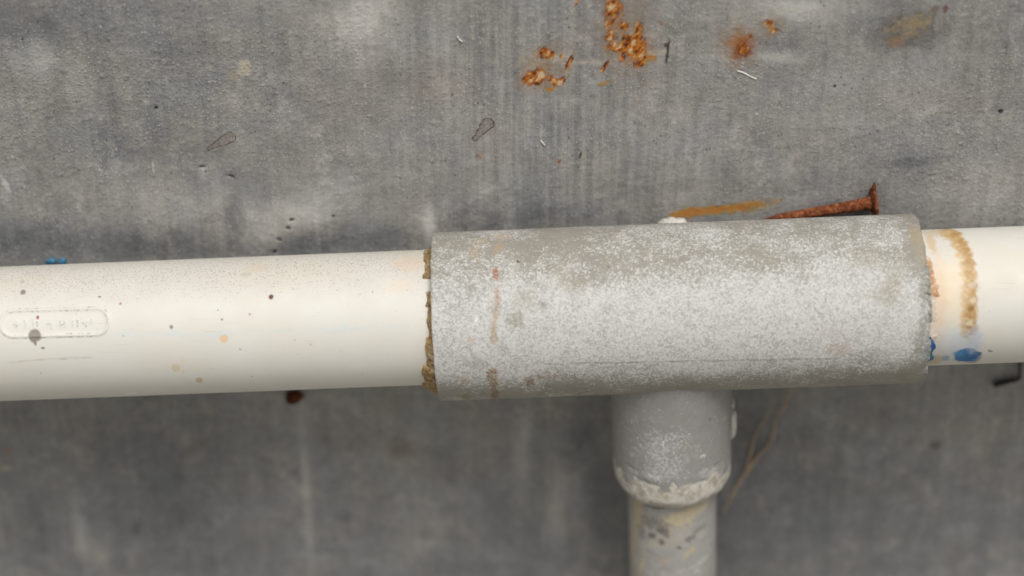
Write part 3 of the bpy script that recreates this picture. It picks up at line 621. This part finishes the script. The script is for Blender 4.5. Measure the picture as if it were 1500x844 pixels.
# down pipe
prof = [(x, R_BR) for x in np.arange(250, 470, 2.5)]+[(x, R_BR) for x in np.arange(480, 2400, 120)]
bm = []
for (th_, L_, rx, ry, c, a, ang) in [(.25, 338, 50, 14, (206, 192, 158), .85, -.35), (.6, 330, 26, 12, (206, 192, 160), .8, -.3), (-.9, 345, 14, 30, (200, 184, 150), .7, 0), (0, 375, 40, 16, (186, 178, 168), .6, 0), (-.5, 355, 24, 12, (110, 106, 100), .6, 0), (-.25, 368, 12, 8, (84, 80, 76), .7, 0), (-.55, 380, 6, 5, (80, 76, 72), .8, 0), (-.3, 388, 5, 5, (84, 80, 76), .8, 0),
        (.1, 398, 5, 4, (90, 86, 82), .7, 0), (.35, 384, 7, 6, (100, 98, 95), .6, 0), (-.85, 378, 8, 12, (110, 106, 100), .5, 0), (.55, 372, 14, 7, (110, 108, 106), .4, 0), (.3, 412, 13, 5, (204, 188, 140), .7, -.5), (-.6, 398, 14, 6, (200, 190, 168), .6, -.2), (-.25, 425, 10, 5, (190, 168, 156), .5, 0), (.6, 440, 34, 3.5, (204, 202, 196), .8, -.12),
        (-1.15, 400, 8, 60, (196, 180, 146), .6, 0), (-.85, 452, 6, 26, (204, 190, 160), .6, .5), (-.5, 318, 16, 5, (50, 48, 44), .9, 0)]:
    bm.append((th_*R_SOCK, L_, rx*1.25, ry*1.1, c, min(1, a*1.25), ang, .4, .8, 8, int(L_*3)))
bo = B0 + DN*2280
down = revolve(prof, 'down_pipe', BRANCH, None, bo, lambda T, L: .12+0*T, bm, 1.2, 8)
tag(down, 'narrow blotched grey pipe dropping from the branch of the tee', 'pipe')

# ------------------------------------------------------------------ lumps lying on a tube or on the wall
def patch(name, r, s0, s1, t0, t1, hfun, mat, parent, origin, n0=22, n1=48, rough=.5, seed=1, fs=6., amp=2.5):
    """a solid crust on a tube: outline and top uneven; hfun(a,b) gives height for a,b in 0..1"""
    a = np.linspace(0, 1, n0); b = np.linspace(0, 1, n1); A, B = np.meshgrid(a, b, indexing='ij')
    SS = s0+(s1-s0)*A; T = t0+(t1-t0)*B
    jag = .5*fbm(B*abs(t1-t0)*r/14, B*0+seed, 3, seed+1)-.12
    SS = SS + (s1-s0)*np.clip(jag, 0, .8)*(1-A)
    nz = fbm(SS/fs, T*r/fs, 3, seed)-.5
    edge = np.minimum(np.minimum(B, 1-B)*4*abs(t1-t0)*r/34, 1)**.8
    H = hfun(A, B)*np.clip(edge*1.2, 0, 1)*(1+rough*2*nz) + amp*nz*edge - 1.2
    H[:, 0] = -3; H[:, -1] = -3; H[0] = np.minimum(H[0], -2.0)
    top = A0 + SS[..., None]*AX + (r+H)[..., None]*(np.cos(T)[..., None]*E1+np.sin(T)[..., None]*E2)
    bot = A0 + SS[..., None]*AX + (r-4.)*(np.cos(T)[..., None]*E1+np.sin(T)[..., None]*E2)
    v = np.concatenate([top.reshape(-1, 3), bot.reshape(-1, 3)]); f = grid_faces(n0, n1)[:, ::-1]; k = n0*n1
    side = []
    for i in range(n0-1):
        for j in (0, n1-1):
            q = [i*n1+j, (i+1)*n1+j, (i+1)*n1+j+k, i*n1+j+k]; side.append(q if j else q[::-1])
    for j in range(n1-1):
        for i in (0, n0-1):
            q = [i*n1+j, i*n1+j+1, i*n1+j+1+k, i*n1+j+k]; side.append(q if not i else q[::-1])
    return mesh_obj(name, v, np.concatenate([f, f[:, ::-1]+k, np.array(side)]), mat, parent, origin)
def ang(px, py, r): return on_tube(px, py, r)[1]
# broken amber cement round the left mouth
for k, (y0, y1, out, h, mat) in enumerate([(369, 411, 14, 10, CEMENT), (427, 453, 11, 8, CEMENT), (450, 499, 9, 8, CEMENT), (494, 545, 13, 10, CEMENT), (534, 571.5, 24, 14, CEMENT)]):
    c = patch('cement_chunk', R_PIPE, sL-out, sL+3, ang(600, y1, R_PIPE)-(.35 if k == 4 else 0), ang(600, y0, R_PIPE), lambda A, B, h=h: h*np.minimum(1, .35+.9*A), mat, tee, tee0, seed=k*5+2, rough=.22)
    c['label'] = 'brown cracked cement at the left mouth of the tee'
# right mouth: orange, white and blue remains
for k, (y0, y1, out, h, mat, lab) in enumerate([(372, 410, 15, 9, CEMORG, 'orange brown cement at the right mouth'), (402, 438, 22, 8, CEMORG, 'orange brown cement at the right mouth'), (424, 474, 19, 6, CEMWHT, 'white cement lump at the right mouth'), (452, 504, 18, 5, CEMWHT, 'white cement lump at the right mouth'),
                                               (486, 529, 17, 8, CEMBLU, 'blue cement crust at the right mouth')]):
    c = patch('cement_chunk', R_PIPE, sR-2+out, sR-5, ang(1400, y1, R_PIPE), ang(1400, y0, R_PIPE), lambda A, B, h=h: h*(.15+.9*A**1.1), mat, tee, tee0, seed=k*7+40, rough=.2, amp=1.2, fs=9.)
    c['label'] = lab
    me = c.data; me.flip_normals()
# slivers peeled off the cut edge
for k, (x0, x1, y0, y1, h) in enumerate([(1349, 1357, 388, 412, 3.5), (1352, 1360, 410, 446, 4.5), (1354, 1362, 440, 474, 3.5), (1356, 1365, 500, 530, 3), (1340, 1361, 540, 561, 4)]):
    sa = on_tube(x0, (y0+y1)/2, R_RUN)[0]; sb = sR-.5
    sa = min(sa, sb-5)
    c = patch('burr', R_RUN, sa, sb+2, ang(1350, y1, R_RUN), ang(1350, y0, R_RUN), lambda A, B, h=h: h*(.2+.8*A)*(.6+.4*np.sin(B*17)), BURR, tee, tee0, 10, 30, .6, k+60, 4.)

def lump(name, centre, rx, ry, rz, mat, parent=None, origin=None, amp=.25, fs=1.4, seed=1, rot=0, n=28):
    th = np.linspace(0, math.pi, n//2+1); ph = np.linspace(0, 2*math.pi, n, endpoint=False)
    T, Pp = np.meshgrid(th, ph, indexing='ij')
    d = np.stack([np.sin(T)*np.cos(Pp), np.sin(T)*np.sin(Pp), np.cos(T)], -1)
    r = 1+amp*2*(fbm(d[..., 0]*fs+5+d[..., 1]*.8, d[..., 2]*fs+9+d[..., 1]*.9, 3, seed)-.5)
    p = d*r[..., None]*np.array([rx, ry, rz]); c_, s_ = math.cos(rot), math.sin(rot)
    p = np.stack([p[..., 0]*c_-p[..., 2]*s_, p[..., 1], p[..., 0]*s_+p[..., 2]*c_], -1) + np.asarray(centre)
    return mesh_obj(name, p.reshape(-1, 3), grid_faces(n//2+1, n, True), mat, parent, origin if origin is not None else centre)
def tube_path(name, pts, radii, mat, parent=None, origin=None, wob=.3, seed=1, seg=10, sub=6):
    pts = np.array(pts, float); radii = np.array(radii, float); out = []; rr = []
    for i in range(len(pts)-1):
        p0 = pts[max(i-1, 0)]; p1 = pts[i]; p2 = pts[i+1]; p3 = pts[min(i+2, len(pts)-1)]
        for k in range(sub):
            t = k/sub
            out.append(.5*((2*p1)+(-p0+p2)*t+(2*p0-5*p1+4*p2-p3)*t*t+(-p0+3*p1-3*p2+p3)*t**3)); rr.append(radii[i]*(1-t)+radii[i+1]*t)
    out.append(pts[-1]); rr.append(radii[-1]); out = np.array(out); rr = np.array(rr)
    rr = rr*(1+wob*2*(vn(np.arange(len(rr))*.45, 0*rr, seed)-.5))
    tan = np.gradient(out, axis=0); tan /= np.linalg.norm(tan, axis=1)[:, None]
    nrm = np.cross(tan, np.array([.1, -1., .15])); nrm /= np.linalg.norm(nrm, axis=1)[:, None]; bi = np.cross(tan, nrm)
    a = np.linspace(0, 2*math.pi, seg, endpoint=False)
    ring = out[:, None] + rr[:, None, None]*(np.cos(a)[None, :, None]*nrm[:, None] + np.sin(a)[None, :, None]*bi[:, None])
    v = ring.reshape(-1, 3); f = [tuple(int(i) for i in q) for q in grid_faces(len(out), seg, True)]
    k = len(v); v = np.concatenate([v, out[:1], out[-1:]])
    for j in range(seg):
        f.append((k, (j+1) % seg, j)); f.append((k+1, k-seg+j, k-seg+(j+1) % seg))
    return mesh_obj(name, v, f, mat, parent, origin if origin is not None else out[-1])

# white dabs on the side of the socket
for (th_, L_, rx, rz, lab) in [(1.52, 212, 7, 26, 'white sealant dab on the side of the branch socket'), (1.45, 168, 4, 9, None)]:
    c = B0 + DN*L_ + (R_SOCK-1)*(math.cos(th_)*E1+math.sin(th_)*AX)
    o = lump('sealant_dab', c, rx, 13, rz, PALE, tee, tee0, .2, 1.2, int(L_))
    if lab: o['label'] = lab

# ================================================================== nail
NY = 17.0
h0 = on_wall(1279, 297, NY); t0 = on_wall(1110, 325, NY-5)
ndir = (t0-h0)/np.linalg.norm(t0-h0); nl = np.linalg.norm(t0-h0)
nail = thing('rusty_nail', h0, 'rusty flat-headed nail lying on top of the grey tee', 'nail')
def lathe(name, prof, c, axd, mat, parent, origin, amp, seed, seg=40):
    e = np.cross(axd, np.array([0, -1., 0])); e /= np.linalg.norm(e); f2 = np.cross(axd, e)
    L = np.array([p[0] for p in prof]); R = np.array([p[1] for p in prof]); a = np.linspace(0, 2*math.pi, seg, endpoint=False)
    LL, T = np.meshgrid(L, a, indexing='ij')
    RR = R[:, None]*(1+amp*2*(fbm(LL/5+np.cos(T)*1.6+30, np.sin(T)*1.6+LL/11+40, 3, seed)-.5))
    P = c + LL[..., None]*axd + RR[..., None]*(np.cos(T)[..., None]*e+np.sin(T)[..., None]*f2)
    return mesh_obj(name, P.reshape(-1, 3), grid_faces(len(prof), seg, True), mat, parent, origin)
pr = [(x, 9+2.5*math.exp(-x/9.)-.016*x) for x in np.linspace(0, nl-30, 70)]+[(nl-30+q*30, (9-.016*(nl-30))*(1-q)+.05) for q in np.linspace(.05, 1, 12)]
lathe('shank', pr, h0, ndir, RUST, nail, h0, .14, 4)
hd = ndir + np.array([0, -.12, .10]); hd /= np.linalg.norm(hd)
lathe('head', [(-5, .1), (-5, 9), (-4.6, 16), (-3.4, 21), (-1.6, 23), (.6, 22.5), (2.2, 19), (3.2, 13), (3.6, .1)], h0, hd, RUST, nail, h0, .10, 9)
lump('rust_flake', h0+np.array([-1, 0, 25]), 3.2, 4, 8, RUSTDK, nail, h0, .4, 1.6, 3)

# ================================================================== small things
c = on_wall(985, 323, 16)
tag(lump('mortar_lump', c+np.array([0, 0, -3]), 18, 12, 7, PALE, amp=.55, fs=2.4, seed=12, rot=.06), 'small white mortar lump behind the top of the tee', 'mortar lump')
for (px, py, rx, lab) in [(75, 383, 8.5, 'left of the two blue paint blobs above the left cream pipe'), (91, 383, 7.5, 'right of the two blue paint blobs above the left cream pipe')]:
    c = on_wall(px, py, 3); tag(lump('paint_blob', c, rx, 4, 4.8, BLUE, amp=.22, seed=px, rot=.1), lab, 'paint blob', 'blue paint blobs')
c = on_wall(431, 581, 6)
tag(lump('rusted_stub', c, 14, 14, 10, RUSTDK, amp=.35, fs=1.6, seed=22), 'dark rusted metal stub in the wall under the left cream pipe', 'metal stub')
rt = thing('dry_root', on_wall(1058, 752, 8), 'thin dry brown forked root hanging right of the branch', 'root'); ro = on_wall(1058, 752, 8)
main = [(1160, 560), (1150, 592), (1136, 616), (1131, 645), (1113, 665), (1094, 690), (1082, 708), (1070, 730), (1059, 752)]
tube_path('stem', [on_wall(x, y, 9+3*math.sin(i)) for i, (x, y) in enumerate(main)], [1.5, 1.6, 1.8, 2.0, 2.5, 3.2, 2.6, 1.8, 1.0], ROOT, rt, ro)
fork = [(1134, 585), (1122, 610), (1108, 634), (1100, 660), (1094, 689)]
tube_path('side_shoot', [on_wall(x, y, 9) for x, y in fork], [.7, 1.1, 1.3, 1.6, 2.0], ROOT, rt, ro, seed=7)
wp = [(1494, 500), (1494, 530), (1494, 548), (1491, 555), (1474, 559), (1455, 564)]
tag(tube_path('bent_wire', [on_wall(x, y, 8) for x, y in wp], [2.0, 2.0, 2.2, 3.2, 5.2, 4.2], WIRE, wob=.2), 'bent black wire on the wall under the right cream pipe', 'wire')
for (pts, r, lab) in [([(1080, 104), (1090, 107), (1099, 112), (1108, 116)], 1.3, 'longest white fibre stuck on the wall below the right rust spot'), ([(670, 53), (673, 58), (678, 61)], 1.1, 'curled white fibre on the wall left of the rust patches'), ([(792, 206), (798, 213)], 1.3, 'tiny white fibre on the wall right of the dark dried drop')]:
    tag(tube_path('pale_fibre', [on_wall(x, y, 1.8) for x, y in pts], [r]*len(pts), FIBRE, wob=.2, seg=8), lab, 'fibre', 'pale fibres on the wall')
